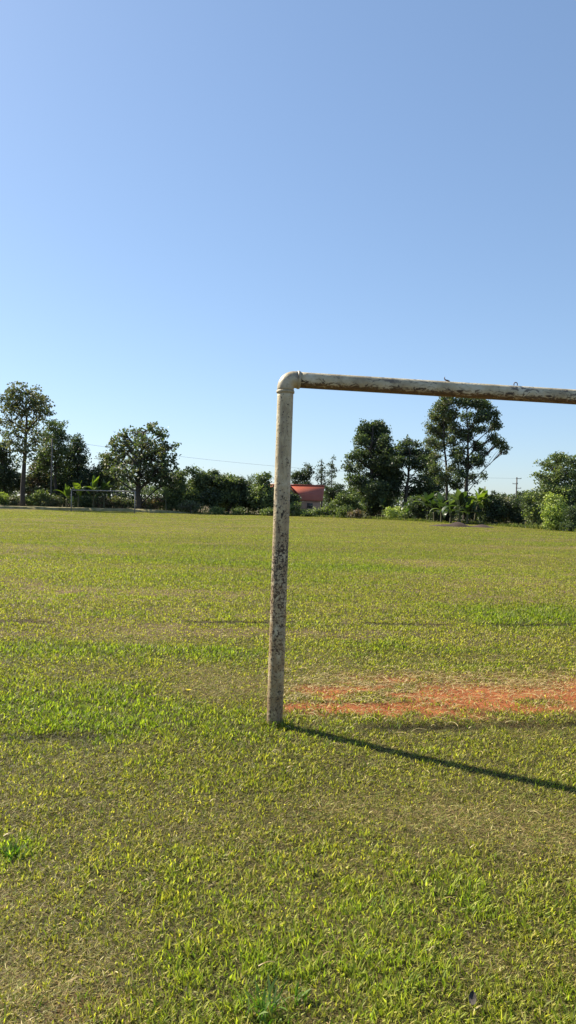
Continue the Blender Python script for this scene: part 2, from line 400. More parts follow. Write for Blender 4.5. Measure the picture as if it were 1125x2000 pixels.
def tuft(name, px, py, n, L, spread, label, seed, cols=((0.07,0.15,0.02),(0.11,0.19,0.03),(0.20,0.26,0.09))):
    r = np.random.default_rng(seed); gx, gy = GP(px, py)
    root = np.array([gx, gy, 0]); mb = MB()
    bx = r.normal(0, spread, n); by = r.normal(0, spread, n)
    c = np.array(cols)[r.integers(0, len(cols), n)]*r.uniform(.8, 1.15, n)[:, None]
    blades(mb, bx, by, np.zeros(n), r.uniform(L*.5, L, n), r.uniform(.004, .008, n), np.abs(r.normal(.30, .25, n)), r.uniform(0, 2*pi, n), c, .9, 4)
    o = mb.build(name, M_GRASS); o.location = root + [0, 0, float(height(gx, gy))-.005]
    tag(o, label, 'grass tuft', 'coarse grass tufts in the near turf'); return o
tuft('grass_tuft', 515, 1985, 50, .14, .035, 'tallest coarse green grass tuft at the bottom of the photo, left of centre', 1)
tuft('grass_tuft', 580, 1960, 16, .09, .015, 'smaller grass tuft just right of the tallest coarse one at the bottom', 2)
tuft('grass_tuft', 22, 1672, 60, .07, .03, 'bright green low clump of grass at the left edge of the near turf', 3)

tuft('grass_tuft', 536, 1419, 260, .085, .052, 'ring of longer uncut grass around the foot of the foreground goal post', 4, ((.10,.16,.025),(.16,.20,.03),(.26,.22,.08)))

# small yellow flower and brown leaf
def flower():
    gx, gy = GP(368, 1360); e = empty('flower', (gx, gy, 0))
    tag(e, 'single small yellow flower in the grass left of the goal post', 'flower')
    mb = MB()
    for k in range(9):
        a = k*2*pi/9; c, s = cos(a), sin(a)
        mb.add([(0,0,.05),(c*.012-s*.005,s*.012+c*.005,.054),(c*.026,s*.026,.056),(c*.012+s*.005,s*.012-c*.005,.054)], [(0,1,2,3)], C=(.8,.62,.02))
    mb.build('petals', M_STRAW, e)
    mb = MB(); mb.tube([(0,0,0),(.002,0,.025),(0,0,.05)], .0018, 6, C=(.1,.2,.03)); mb.build('stem', M_GRASS, e)
flower()
def dead_leaf():
    gx, gy = GP(921, 1975); mb = MB()
    q = np.linspace(-1, 1, 9); w = .016*np.sqrt(np.maximum(0, 1-q**2)); V = []; 
    for a, b in zip(q, w): V += [(-b, a*.03, .010+.006*a*a), (0, a*.03, .004+.006*a*a), (b, a*.03, .012+.006*a*a)]
    Q = []
    for k in range(8): Q += [(3*k,3*k+1,3*k+4,3*k+3),(3*k+1,3*k+2,3*k+5,3*k+4)]
    mb.add(V, Q, C=(.03,.02,.01)); o = mb.build('fallen_leaf', M_BARK); o.location = (gx, gy, .035)
    o.rotation_euler = (radians(25), radians(10), radians(-12)); o.scale = (.75, .8, .8)
    tag(o, 'dark brown fallen leaf in the grass at the bottom edge, right of centre', 'leaf')
dead_leaf()

# ------------------------------------------------------------------ goal
def pipe_mat(name, kind):
    """old off-white paint on a plastic pipe: pitted, grimy, with chips and brown splashes"""
    m, nt, bs, out = newmat(name)
    tc = N(nt, 'ShaderNodeTexCoord'); P = tc.outputs['Object']
    sp = N(nt, 'ShaderNodeSeparateXYZ'); nt.links.new(P, sp.inputs[0])
    base = noise(nt, 5, 6, 0.65, P)
    c = ramp(nt, base.outputs['Fac'], [(0.3, (0.33, 0.255, 0.145)), (0.5, (0.53, 0.44, 0.27)), (0.7, (0.68, 0.61, 0.45))]).outputs[0]
    mp = N(nt, 'ShaderNodeMapping'); nt.links.new(P, mp.inputs[0])
    if kind == 'post':
        mp.inputs['Scale'].default_value = (1, 1, 0.22)
        st = noise(nt, 22, 5, 0.7, mp.outputs[0])      # vertical run-down grime
        grime = ramp(nt, st.outputs['Fac'], [(0.46, (0, 0, 0)), (0.62, (1, 1, 1))]).outputs[0]
        # soil splash: heavier low on the post
        low = N(nt, 'ShaderNodeMapRange'); low.inputs[1].default_value = 2.1; low.inputs[2].default_value = 1.0
        nt.links.new(sp.outputs[2], low.inputs[0])
        c = mixc(nt, math_(nt, 'MULTIPLY', grime, 0.6), c, (0.17, 0.125, 0.08))
        sn = noise(nt, 11, 5, 0.7, P, 0.6)
        splash = math_(nt, 'MULTIPLY', ramp(nt, sn.outputs['Fac'], [(0.36, (0, 0, 0)), (0.62, (1, 1, 1))]).outputs[0], low.outputs[0])
        c = mixc(nt, math_(nt, 'MULTIPLY', splash, 0.85), c, (0.29, 0.175, 0.07))
        # flaked spots, dense between 0.7 and 1.5 m
        sp1 = noise(nt, 66, 6, 0.66, P, 0.3)
        zn = noise(nt, 6, 3, 0.6, P)
        band = ramp(nt, math_(nt, 'ADD', math_(nt, 'MULTIPLY', sp.outputs[2], 1/2.44), math_(nt, 'MULTIPLY', math_(nt, 'SUBTRACT', zn.outputs['Fac'], 0.5), 1.1)),
                    [(0.0, (0.5,)*3), (0.10, (0.35,)*3), (0.30, (0.6,)*3), (0.46, (.85, .85, .85)), (0.60, (0.5,)*3), (0.72, (0.25,)*3), (1.0, (0.2,)*3)]).outputs[0]
        thr = math_(nt, 'ADD', sp1.outputs['Fac'], math_(nt, 'MULTIPLY', band, 0.215))
        chips = ramp(nt, thr, [(0.645, (0, 0, 0)), (0.685, (1, 1, 1))]).outputs[0]
        chipc = ramp(nt, zn.outputs['Fac'], [(0.4, (0.025, 0.016, 0.01)), (0.6, (0.09, 0.045, 0.022))]).outputs[0]
        c = mixc(nt, chips, c, chipc)
        lo2 = N(nt, 'ShaderNodeMapRange'); lo2.inputs[1].default_value = 0.30; lo2.inputs[2].default_value = 0.02
        nt.links.new(sp.outputs[2], lo2.inputs[0])
        c = mixc(nt, math_(nt, 'MULTIPLY', lo2.outputs[0], ramp(nt, sn.outputs['Fac'], [(0.3, (0.2,)*3), (0.6, (1, 1, 1))]).outputs[0]), c, (0.11, 0.06, 0.032))
    elif kind == 'bar':
        mp.inputs['Scale'].default_value = (0.45, 1, 1)
        # rusty brown growth along the underside (local -Z)
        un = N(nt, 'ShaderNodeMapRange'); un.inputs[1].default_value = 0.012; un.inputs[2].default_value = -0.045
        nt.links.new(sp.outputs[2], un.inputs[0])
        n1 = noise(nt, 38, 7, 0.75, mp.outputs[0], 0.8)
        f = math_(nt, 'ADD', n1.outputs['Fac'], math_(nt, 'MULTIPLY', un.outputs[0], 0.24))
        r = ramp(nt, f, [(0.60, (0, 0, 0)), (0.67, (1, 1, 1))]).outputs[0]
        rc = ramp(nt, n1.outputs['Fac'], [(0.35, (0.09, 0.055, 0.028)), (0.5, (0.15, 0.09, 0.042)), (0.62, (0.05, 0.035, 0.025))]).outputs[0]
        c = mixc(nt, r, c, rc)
        # dark lichen patches near the top
        tp = ramp(nt, math_(nt, 'ADD', math_(nt, 'MULTIPLY', sp.outputs[2], 8.0), 0.5), [(0.45, (0.2,)*3), (0.70, (1, 1, 1)), (0.92, (0.55,)*3)]).outputs[0]
        n2 = noise(nt, 30, 5, 0.7, mp.outputs[0], 1.0); n3 = noise(nt, 2.5, 3, 0.5, P)
        f2 = math_(nt, 'ADD', math_(nt, 'ADD', n2.outputs['Fac'], math_(nt, 'MULTIPLY', tp, 0.10)), math_(nt, 'MULTIPLY', math_(nt, 'SUBTRACT', n3.outputs['Fac'], 0.5), 0.5))
        c = mixc(nt, ramp(nt, f2, [(0.60, (0, 0, 0)), (0.66, (0.85,)*3)]).outputs[0], c, (0.10, 0.075, 0.055))
    else:
        n2 = noise(nt, 18, 5, 0.6, P)
        c = mixc(nt, ramp(nt, n2.outputs['Fac'], [(0.48, (0, 0, 0)), (0.66, (0.75,)*3)]).outputs[0], c, (0.18, 0.13, 0.09))
    c = mixc(nt, 1.0, c, (.82, .8, .76) if kind == 'elbow' else (1, 1, 1), 'MULTIPLY')
    nt.links.new(c, bs.inputs['Base Color'])
    bs.inputs['Roughness'].default_value = 0.42 if kind == 'elbow' else 0.6
    bn = noise(nt, 60, 5, 0.65, P); bn2 = noise(nt, 16, 4, 0.6, P)
    bump(nt, bs, math_(nt, 'ADD', bn.outputs['Fac'], math_(nt, 'MULTIPLY', bn2.outputs['Fac'], 1.5)), 0.25 if kind == 'elbow' else 0.75, 0.006)
    return m
M_POST = pipe_mat('pipe_paint_post', 'post'); M_BAR = pipe_mat('pipe_paint_bar', 'bar'); M_ELB = pipe_mat('pipe_fitting_plastic', 'elbow')
m_, nt_, bs_, _o = newmat('rusty_wire'); bs_.inputs['Base Color'].default_value = (.13, .07, .05, 1); bs_.inputs['Metallic'].default_value = .3; bs_.inputs['Roughness'].default_value = .7
M_WIRE = m_
def lumpy(mb, P, R, seg, seed, amp=.0012):
    """pipe with small dents and paint lumps"""
    n = len(P); mb.tube(P, R, seg, cap=True)
    V = mb.v[-1]; r = np.random.default_rng(seed)
    return
def goal(root_loc, rz, tilt, label, scale_detail=True, W=7.32, H=2.45):
    e = empty('football_goal', root_loc); e.rotation_euler = (0, tilt, rz)
    tag(e, label, 'goal')
    R = 0.0568; RB = 0.062                             # pipe radius, bend radius
    for x in (0, W):
        mb = MB(); mb.tube([(0,0,z) for z in np.linspace(-.35, H-RB-.02, 60)], R, 48)
        p = mb.build('post', M_POST, e, True); p.location = (x, 0, 0)
    mb = MB(); n = 120; mb.tube([(x,0,0) for x in np.linspace(-W/2+RB+.02, W/2-RB-.02, n)], R*.985, 48)
    b = mb.build('crossbar', M_BAR, e, True); b.location = (W/2, 0, H)
    for x, sg in ((0, 1), (W, -1)):
        mb = MB(); a = np.linspace(0, pi/2, 20)
        P = [(0,0,-RB-.028)] + [(sg*(RB - RB*cos(t)), 0, -RB + RB*sin(t)) for t in a] + [(sg*(RB+.028),0,0)]
        mb.tube(P, R*1.045, 48)
        el = mb.build('elbow', M_ELB, e, True); el.location = (x, 0, H)
        for q in (0, 1):                                # raised collar at each mouth of the fitting
            mb = MB(); k = [-.010,-.009,-.005,.005,.009,.010]; rr = [R*.98,R*1.10,R*1.13,R*1.13,R*1.10,R*.98]
            if q == 0: mb.tube([(0,0,-RB-.028+t) for t in k], rr, 48)
            else: mb.tube([(sg*(RB+.028)+t,0,0) for t in k], rr, 48)
            cl = mb.build('collar', M_ELB, el, True)
    return e
g1 = goal(BASE, ALPHA, radians(0.4), 'large weathered off-white pipe football goal in the foreground')
def xb(px): # distance along the bar for a photo column
    best = min(np.linspace(.1, 3, 600), key=lambda L: abs((lambda q: 562.5 + F*q[0]/-q[2])(RN.T @ (BASE + np.array([cos(ALPHA)*L, sin(ALPHA)*L, 2.5]) - [0,0,CAM_H])) - px)); return float(best)
def hooks():
    z0 = 2.45 + .055
    x = xb(868); mb = MB()
    mb.tube([(x-.014,0,z0+.034),(x-.016,0,z0+.022),(x-.010,0,z0+.012),(x+.004,0,z0+.008),(x+.020,0,z0+.004),(x+.026,0,z0-.004)], [.002,.0035,.005,.006,.006,.006], 8)
    mb.build('net_hook', M_WIRE, g1, True)
    x = xb(1003); mb = MB()
    a = np.linspace(-.6, pi+.6, 14)
    mb.tube([(x + .014*cos(t), 0, z0 + .012 + .014*sin(t)) for t in a], .0035, 8)
    mb.build('net_hook', M_WIRE, g1, True)
hooks()
# far goal: thin white frame at the other end
def far_goal():
    a = at(139, 995, 88.0); b = at(263, 1000, 86.0); a[2] = 0; b[2] = 0
    W = float(np.linalg.norm(b-a)); rz = math.atan2(b[1]-a[1], b[0]-a[0])
    e = empty('football_goal', a, rz); tag(e, 'small distant pale football goal before the hedge at the far end', 'goal')
    m, nt, bs, o = newmat('far_goal_paint')
    n = noise(nt, 6, 3); nt.links.new(ramp(nt, n.outputs['Fac'], [(0.35, (.16,.15,.13)), (0.65, (.3,.28,.25))]).outputs[0], bs.inputs['Base Color'])
    for x in (0, W):
        mb = MB(); mb.tube([(0,0,-.2),(0,0,1),(0,0,2.44)], .062, 12); p = mb.build('post', m, e, True); p.location = (x,0,0)
    mb = MB(); mb.tube([(x,0,0) for x in np.linspace(-.05, W+.05, 12)], .06, 12); p = mb.build('crossbar', m, e, True); p.location = (0,0,2.44)
far_goal()

# ------------------------------------------------------------------ bank of earth along the left end of the field
def bank():
    mb = MB(); xs = np.linspace(-70, -8, 160); r = np.random.default_rng(3)
    row = []
    for x in xs:
        y0 = 95 + (x+30)*0.03 + 1.2*sin(x*.11) + .4*sin(x*.9)
        h = .36*float(sstep(-8, -18, x)) * (0.75 + .4*float(fbm(x, 0, 5, 8)))
        row.append([(x, y0-.10, -.05), (x, y0-.04, h*.85), (x, y0+.2, h), (x, y0+2.5, h*1.05), (x, y0+9, h*.8), (x, y0+16, -.1)])
    V = np.array(row); n, m = V.shape[:2]; i = np.arange(n*m).reshape(n, m)
    Q = np.stack([i[:-1,:-1], i[1:,:-1], i[1:,1:], i[:-1,1:]], -1).reshape(-1, 4)
    mb.add(V.reshape(-1,3), Q)
    mt, nt, bs, o = newmat('dry_bank_soil'); geo = N(nt, 'ShaderNodeNewGeometry')
    n1 = noise(nt, 1.4, 6, .7, geo.outputs['Position'])
    nt.links.new(ramp(nt, n1.outputs['Fac'], [(0.3, (.13,.12,.04)), (0.5, (.26,.23,.10)), (0.7, (.40,.33,.20))]).outputs[0], bs.inputs['Base Color']); bs.inputs['Roughness'].default_value = 1
    o = mb.build('grass_bank', mt); tag(o, 'low pale grassy bank along the left end of the field', 'bank', kind='structure')
bank()
def mound():
    c = ground(905, 1029); mb = MB(); a = np.linspace(-1, 1, 60); b = np.linspace(-1, 1, 16); r = []
    for u in a:
        for v in b:
            x = u*2.9; y = v*1.0
            h = .62*max(0, 1-abs(v)**1.6)*max(0, (math.exp(-((u+.15)/.28)**2)*.75 + math.exp(-((u-.55)/.25)**2)*.5 + math.exp(-((u+.7)/.3)**2)*.32)) + .10*(float(fbm(x+40, y, .5, 4))-.5)
            r.append((x, y, max(-.08, h - .06)))
    i = np.arange(60*16).reshape(60, 16); Q = np.stack([i[:-1,:-1], i[1:,:-1], i[1:,1:], i[:-1,1:]], -1).reshape(-1, 4)
    mb.add(r, Q); mt, nt, bs, o = newmat('dug_earth'); n1 = noise(nt, 5, 6, .7)
    nt.links.new(ramp(nt, n1.outputs['Fac'], [(0.35, (.025,.017,.013)), (0.7, (.085,.05,.035))]).outputs[0], bs.inputs['Base Color']); bs.inputs['Roughness'].default_value = 1
    bump(nt, bs, n1.outputs['Fac'], 1, .1)
    o = mb.build('earth_heap', mt, smooth=True); o.location = c
    tag(o, 'low heap of dark dug earth at the foot of the banana plants', 'earth heap')
mound()

# ------------------------------------------------------------------ trees and shrubs
PAL = {  # leaf colours, linear
 'dark':  [(0.029,0.047,0.024),(0.041,0.065,0.027),(0.058,0.084,0.033)],
 'mid':   [(0.051,0.081,0.030),(0.072,0.108,0.036),(0.104,0.142,0.048)],
 'olive': [(0.080,0.095,0.045),(0.109,0.121,0.054),(0.145,0.155,0.075)],
 'light': [(0.109,0.162,0.042),(0.160,0.216,0.054),(0.217,0.270,0.075)],
 'lime':  [(0.189,0.270,0.045),(0.261,0.351,0.060),(0.348,0.419,0.090)],
 'brown': [(0.131,0.095,0.053),(0.174,0.128,0.075),(0.102,0.101,0.045)],
}
def leaves(mb, C, size, cols, r, droop=0.0):
    """C: leaf centres (n,3). pointed quads in random attitude"""
    n = len(C)
    d = r.normal(size=(n, 3)); d[:, 2] -= droop; d /= np.linalg.norm(d, axis=1)[:, None]
    e = r.normal(size=(n, 3)); e = np.cross(d, e); e /= np.linalg.norm(e, axis=1)[:, None]
    s = size*r.uniform(.6, 1.35, n)[:, None]
    V = np.stack([C - d*s*.5, C + e*s*.28 - d*s*.05, C + d*s*.5, C - e*s*.28 - d*s*.05], 1).reshape(-1, 3)
    Q = np.arange(4*n).reshape(n, 4)
    c = np.array(cols)[r.integers(0, len(cols), n)]*r.uniform(.8, 1.2, n)[:, None]
    mb.add(V, Q, C=np.repeat(c, 4, 0))

def curve(p, q, sag, r, n=6, wob=.05):
    t = np.linspace(0, 1, n)[:, None]; L = np.linalg.norm(q-p)
    m = (p+q)/2 + np.array([0, 0, sag*L]) + r.normal(size=3)*wob*L
    return (1-t)**2*p + 2*t*(1-t)*m + t*t*q

def tree(name, label, cat, base, depth, blobs, pal='mid', leaf=.24, trunk=.25, trunk_path=None, clump=.55, dens=1.0,
         shell=.35, fill=17, bark=None, seed=1, group=None, zdepth=1.0, pal2=None, droop=0.0, stems=1, twigs=True, z0=0.0):
    """base: photo column of the foot; blobs: (px, py, rx, ry[, density]) lobes of the crown at their own depths around the trunk"""
    r = np.random.default_rng(seed*7+5); k = depth/F
    bx = at(base, 990, depth)[0]; B = np.array([bx, depth, z0])
    root = empty(name, B); tag(root, label, cat, group)
    cw = (max(b[0]+b[2] for b in blobs) - min(b[0]-b[2] for b in blobs))*k/2
    lm = MB(); tm = MB(); ctrs = []
    xc = sum(b[0] for b in blobs)/len(blobs)
    for j, b in enumerate(blobs):
        off = (b[0]-xc)*k/max(cw, .1); room = math.sqrt(max(.05, 1-off*off))*cw*.75*zdepth
        dz = r.uniform(-1, 1)*room; dd = depth + dz
        c = at(b[0], b[1], dd); R = np.array([b[2]*k, (b[2]+b[3])*.5*k*max(.8, zdepth), b[3]*k]); ctrs.append((c, R, b[4] if len(b) > 4 else 1.0))
    # extra lobes filling the crown's depth
    tops = max(c[2] for c, R, q in ctrs)
    # trunk
    if trunk_path is None:
        low = min(c[2]-R[2]*.2 for c, R, q in ctrs); ax = np.mean([c for c, R, q in ctrs], 0)
        tp = np.array([[B[0], B[1], -.2+z0], [B[0]*.9+ax[0]*.1, B[1], max(low*.5, .3)], [B[0]*.6+ax[0]*.4, B[1], max(low, .6)], [ax[0], ax[1], tops*.8+.1]])
        tp += r.normal(size=tp.shape)*.03*tops*np.array([[0,0,0],[1,1,0],[1,1,0],[1,1,0]])
    else:
        tp = np.array([at(px, py, depth) for px, py in trunk_path]); tp[0, 2] = -.2+z0
    t = np.linspace(0, 1, 14); s = np.linspace(0, 1, len(tp))
    tp = np.stack([np.interp(t, s, tp[:, a]) for a in range(3)], 1)
    tp[1:-1] += r.normal(size=(12, 3))*trunk*.18
    if trunk > 0:
        tr = trunk*(1.15 - .9*t); tr[0] *= 1.25
        tm.tube(tp - B, tr, 9)
        for q in range(1, stems):
            o = r.normal(size=2)*trunk*3; P2 = tp.copy(); P2[:, 0] += o[0]*(.3+t*1.5); P2[:, 1] += o[1]; tm.tube(P2 - B, tr*.7, 7)
    tint = None
    for (c, R, q) in ctrs:
        area = R[0]*R[2] + R[1]*(R[0]+R[2])*.5
        n = max(5, int(area*fill*dens*q*1.0/(clump/.55)**2))
        d = r.normal(size=(n, 3)); d /= np.linalg.norm(d, axis=1)[:, None]
        rad = (shell + (1-shell)*r.random(n)**.5)*np.where(r.random(n) < .12, 1.28, 1.0)
        P = c + d*rad[:, None]*R
        P[:, 2] = np.maximum(P[:, 2], z0 + .12 + .25*clump*r.random(n))
        # limb to the lobe, twigs to clumps
        if trunk > 0:
            cand = tp[tp[:, 2] < c[2] + .1]; cand = cand if len(cand) else tp[:2]
            w = np.linalg.norm(cand - c, axis=1) + .8*np.abs(cand[:, 2] - (c[2]-1.0*abs(c[0]-cand[:, 0])))
            a = cand[np.argmin(w)]
            lr = trunk*.42*min(1.0, .45+R[0]/2.5)
            lp = curve(a, c, .06, r, 7); tm.tube(lp - B, np.linspace(lr, lr*.4, 7), 6)
            if twigs:
                for p in P[::2]:
                    aa = lp[r.integers(3, 7)]; tm.tube(curve(aa, p, .05, r, 4) - B, np.linspace(lr*.32, lr*.12, 4)+.004, 4, cap=False)
        m = max(4, int(26*(clump/.55)**2*(.24/leaf)**1.5))
        cnt = r.integers(int(m*.5), int(m*1.5)+1, n)
        idx = np.repeat(np.arange(n), cnt)
        g = r.normal(size=(len(idx), 3))*np.array([.5, .5, .36])*clump
        Cc = P[idx] + g; Cc[:, 2] = np.maximum(Cc[:, 2], z0+.05)
        use = np.array(PAL[pal])
        if pal2:
            # sprays of younger growth, clump by clump
            mask = (r.random(n) < .35)[idx]
            leaves(lm, Cc[mask] - B, leaf, PAL[pal2], r, droop); leaves(lm, Cc[~mask] - B, leaf, use, r, droop)
        else: leaves(lm, Cc - B, leaf, use, r, droop)
    if trunk > 0: tm.build('trunk', bark or M_BARK, root, True)
    lm.build('crown', M_LEAF, root)
    return root

# ---- left group (about 95 to 105 m away)
tree('tree', 'tallest airy tree with open ascending branches at the left edge', 'tree', 45, 97,
     [(48,768,34,20,.9),(78,785,24,20,.8),(18,785,24,22,.8),(50,800,36,24,.8),(85,808,18,16,.6),(10,815,18,20,.7),(60,835,26,22,.7),(28,850,22,24,.6),(75,860,20,20,.6),(8,850,14,20,.5),(50,885,26,22,.7)],
     'olive', .36, .30, [(44,990),(45,930),(50,880),(52,830),(50,770)], clump=.55, dens=.62, seed=1, pal2='mid', shell=.3)
tree('tree', 'bushy grey green tree directly behind the right side of the tallest airy tree', 'tree', 108, 103,
     [(108,835,24,14,.8),(92,850,18,16),(120,858,16,16),(105,880,24,22),(85,900,18,25),(115,915,24,25)], 'mid', .30, .28, clump=.6, seed=2)
tree('tree', 'very dark dense tree left of the gap with the wire', 'tree', 150, 106,
     [(148,866,14,14,1.2),(135,885,16,16,1.1),(153,888,16,18,1.3),(160,905,12,14,1.2),(135,915,22,20,1.2),(150,935,26,20,1.2)], 'dark', .30, .28, clump=.65, seed=3)
tree('tree', 'dark dense tree cut off by the left edge of the photo', 'tree', 8, 104,
     [(8,880,16,20,1.2),(-15,885,20,25),(15,910,20,22,1.2),(-10,930,25,25,1.2),(25,940,20,20,1.2),(5,950,20,20)], 'dark', .30, .3, clump=.65, seed=4)
tree('tree', 'low dark tree with rusty tinted leaves behind the airy tree trunk', 'tree', 75, 105,
     [(75,925,20,22,1.2),(60,950,22,20,1.2),(95,950,22,22,1.2),(78,905,12,12)], 'dark', .28, .2, clump=.6, seed=5, pal2='brown')
tree('tree', 'dark low tree between the utility pole and the far goal', 'tree', 125, 104,
     [(125,945,22,20,1.2),(108,955,18,18,1.2),(145,955,20,18,1.2),(165,945,16,18,1.2)], 'dark', .28, .18, clump=.6, seed=6)
tree('tree', 'small dark tree filling the low gap left of the round tree', 'tree', 180, 106,
     [(178,925,18,15,1.2),(168,940,18,15,1.2),(192,940,18,18,1.2),(180,955,24,14,1.2)], 'dark', .28, .18, clump=.6, seed=7)
tree('tree', 'medium green tree half hidden behind the left side of the round tree', 'tree', 212, 103,
     [(205,897,13,12,1),(215,915,20,18,1.1),(200,925,16,16,1.1),(222,940,22,18,1.1)], 'mid', .28, .22, clump=.6, seed=8, pal2='olive')
tree('tree', 'broad round spreading tree with dark trunk right of the far goal', 'tree', 271, 98,
     [(296,838,18,12,.9),(270,848,22,14,.8),(240,848,18,13,.75),(315,850,15,14,.8),(222,868,16,14,.7),(248,872,24,18,.9),(285,868,26,18,.95),(318,878,20,18,.9),(335,872,10,8,.5),(342,892,7,6,.4),(345,870,4,3,.6),(226,896,22,18,.9),(258,900,26,20,1),(295,898,26,20,1.1),(325,908,20,20,1.2),(240,925,24,17,1),(275,928,26,20,1),(310,932,26,18,1.2),(330,938,16,14,1.1),(215,922,14,12,.8)],
     'mid', .40, .36, [(271,999),(270,960),(272,920),(276,880),(280,845)], clump=.45, dens=.62, seed=9, pal2='olive', shell=.3)
# ---- hedge trees between the round tree and the goal post
hedge = [
 (352,100,[(350,935,18,16),(345,955,18,16),(362,960,16,14),(340,975,20,14)],'mid',.28,'lacy mid green shrub touching the right side of the round tree','light',.75),
 (383,98,[(378,917,12,6,.7),(368,922,8,5,.6),(388,930,14,10,.9),(385,948,18,14,1.1),(378,968,20,16,1.1)],'mid',.26,'small tree with loose light sprigs on top beside the lacy shrub','light',.9),
 (418,98,[(420,924,9,6,.9),(410,934,16,12),(395,940,14,12),(432,940,14,10),(420,952,20,16,1.1),(412,972,24,18,1.2)],'mid',.28,'bushy dark green tree with small sprigs in the middle of the hedge','dark',1),
 (445,99,[(446,936,15,10),(455,945,16,12),(440,950,20,14,1.1),(448,968,24,18,1.2),(440,985,24,12,1.2)],'mid',.28,'rounded leafy tree left of the spiky palm','light',1),
 (478,99,[(468,945,14,10),(482,955,16,12),(470,968,22,18,1.2),(488,975,20,18,1.2)],'dark',.28,'dark rounded bush growing beneath the spiky palm','mid',1),
 (510,97,[(521,932,9,7,.9),(508,940,14,12),(520,955,12,12,1.1),(505,968,20,18,1.2),(522,980,14,16,1.2)],'mid',.27,'tall loose bush between the palm and the goal post','light',1),
 (545,99,[(548,968,16,16,1.2),(560,975,14,14,1.2),(540,985,18,14,1.2),(572,978,12,12,1.2)],'dark',.27,'dark bush showing on the right side of the goal post','mid',1),
]
for i, (b, dp, bl, pl, lf, lab, p2, dn) in enumerate(hedge):
    tree('shrub' if i in (0, 4, 6) else 'small_tree', lab, 'shrub' if i in (0, 4, 6) else 'tree', b, dp, bl, pl, lf, .13, clump=.5, seed=20+i, pal2=p2, dens=dn*1.8, stems=2, group='bushy hedge left of the goal post')
# ---- behind the house
tree('tree', 'dark lopsided tree above the left half of the red roof', 'tree', 590, 150,
     [(602,918,9,9,1.3),(592,926,14,9,1.3),(583,932,12,10,1.2),(598,936,10,9,.9),(577,942,8,8,.9),(595,950,14,8,1.2),(574,930,4,3,.6)], 'dark', .34, .25, clump=.7, seed=31)
tree('tree', 'thin upright sparse tree above the right end of the red roof', 'tree', 628, 150,
     [(628,903,3,5,.8),(627,915,7,8,.7),(629,925,10,8,.7),(622,935,9,7,.5),(632,940,8,7,.6),(628,950,12,6,.9)], 'dark', .32, .16, [(628,985),(628,950),(628,920),(628,900)], clump=.5, seed=32, dens=.8)
tree('tree', 'slim leaning sparse tree right of the thin upright one', 'tree', 645, 152,
     [(650,897,2.5,6,.8),(646,910,6,6,.7),(652,918,6,9,.8),(643,922,7,6,.6),(650,932,8,6,.5),(645,942,9,5,.7)], 'dark', .32, .14, [(646,985),(647,950),(648,925),(650,895)], clump=.5, seed=33, dens=.8)
tree('tree', 'dark round tree at the right end of the red roofed house', 'tree', 652, 130,
     [(652,960,14,11,1.2),(662,952,10,7,1),(645,972,14,12,1.2),(668,970,14,12,1.2),(640,958,8,8,1)], 'dark', .30, .2, clump=.6, seed=34)
# ---- right group
tree('tree', 'tall leafy tree overgrown with creeper right of the house', 'tree', 728, 98,
     [(733,832,18,11,1.2),(712,838,14,12,1.2),(748,845,15,13,1.2),(722,855,24,16,1.2),(752,862,12,12,1.2),(705,862,13,13,1.1),(738,880,24,16,1.2),(706,888,18,12,1.1),(691,893,12,9,1.1),(757,885,12,12,1.2),(720,905,22,12,.8),(745,905,20,14,1.2),(682,913,9,12,1.1),(698,915,10,10,.7),(760,915,14,14,1.2),(735,930,24,14,1.1),(692,937,14,12,1.1),(710,945,16,14,1),(735,958,22,18,1.4),(738,985,22,20,1.5),(720,985,14,20,1.4),(756,945,16,14,1.2),(700,960,16,16,1.1),(762,905,14,20,1.2),(765,930,14,20,1.3),(755,970,18,20,1.3)],
     'mid', .29, .30, [(727,1006),(727,960),(726,910),(726,870),(728,835)], clump=.55, dens=1.6, seed=41, shell=.25, pal2='dark')
tree('tree', 'forked tree with open black branches between the two tallest right hand trees', 'tree', 792, 97,
     [(798,862,11,9,.8),(812,868,9,7,.7),(788,873,14,10,.8),(775,885,14,12,1),(805,885,20,13,.9),(828,888,20,14,1.1),(790,902,18,10,.8),(820,905,22,14,1),(840,900,14,16,1.2),(775,905,12,14,1.2),(840,925,22,16,1.1),(820,940,18,12,.7),(848,948,20,14,1.2),(835,960,24,12,1.2),(775,935,16,14,1.1),(765,955,16,16,1.2),(805,960,18,10,1)],
     'dark', .29, .22, [(788,1006),(792,970),(796,940),(800,900),(800,870)], clump=.5, dens=1.35, seed=42, pal2='mid', stems=2)
tree('eucalyptus_tree', 'tall slender eucalyptus, left one of the pair behind the crossbar', 'tree', 874, 84,
     [(875,782,16,13,1),(862,798,16,14,1.1),(880,808,16,14,1.1),(850,815,12,12,1),(868,828,18,14,1.1),(842,838,11,13,1),(860,848,18,14,1),(888,838,12,14,1.1),(840,862,12,12,.8),(856,872,16,10,.8),(884,862,12,12,.9),(850,890,12,9,.5),(887,885,11,12,.8),(850,912,14,11,.7),(884,915,12,12,.8),(868,935,18,12,1),(892,945,13,12,1.1)],
     'mid', .22, .17, [(875,1020),(873,960),(871,910),(867,860),(866,800)], clump=.42, dens=1.7, seed=43, pal2='olive', bark=M_BARK, droop=.8, shell=.1)
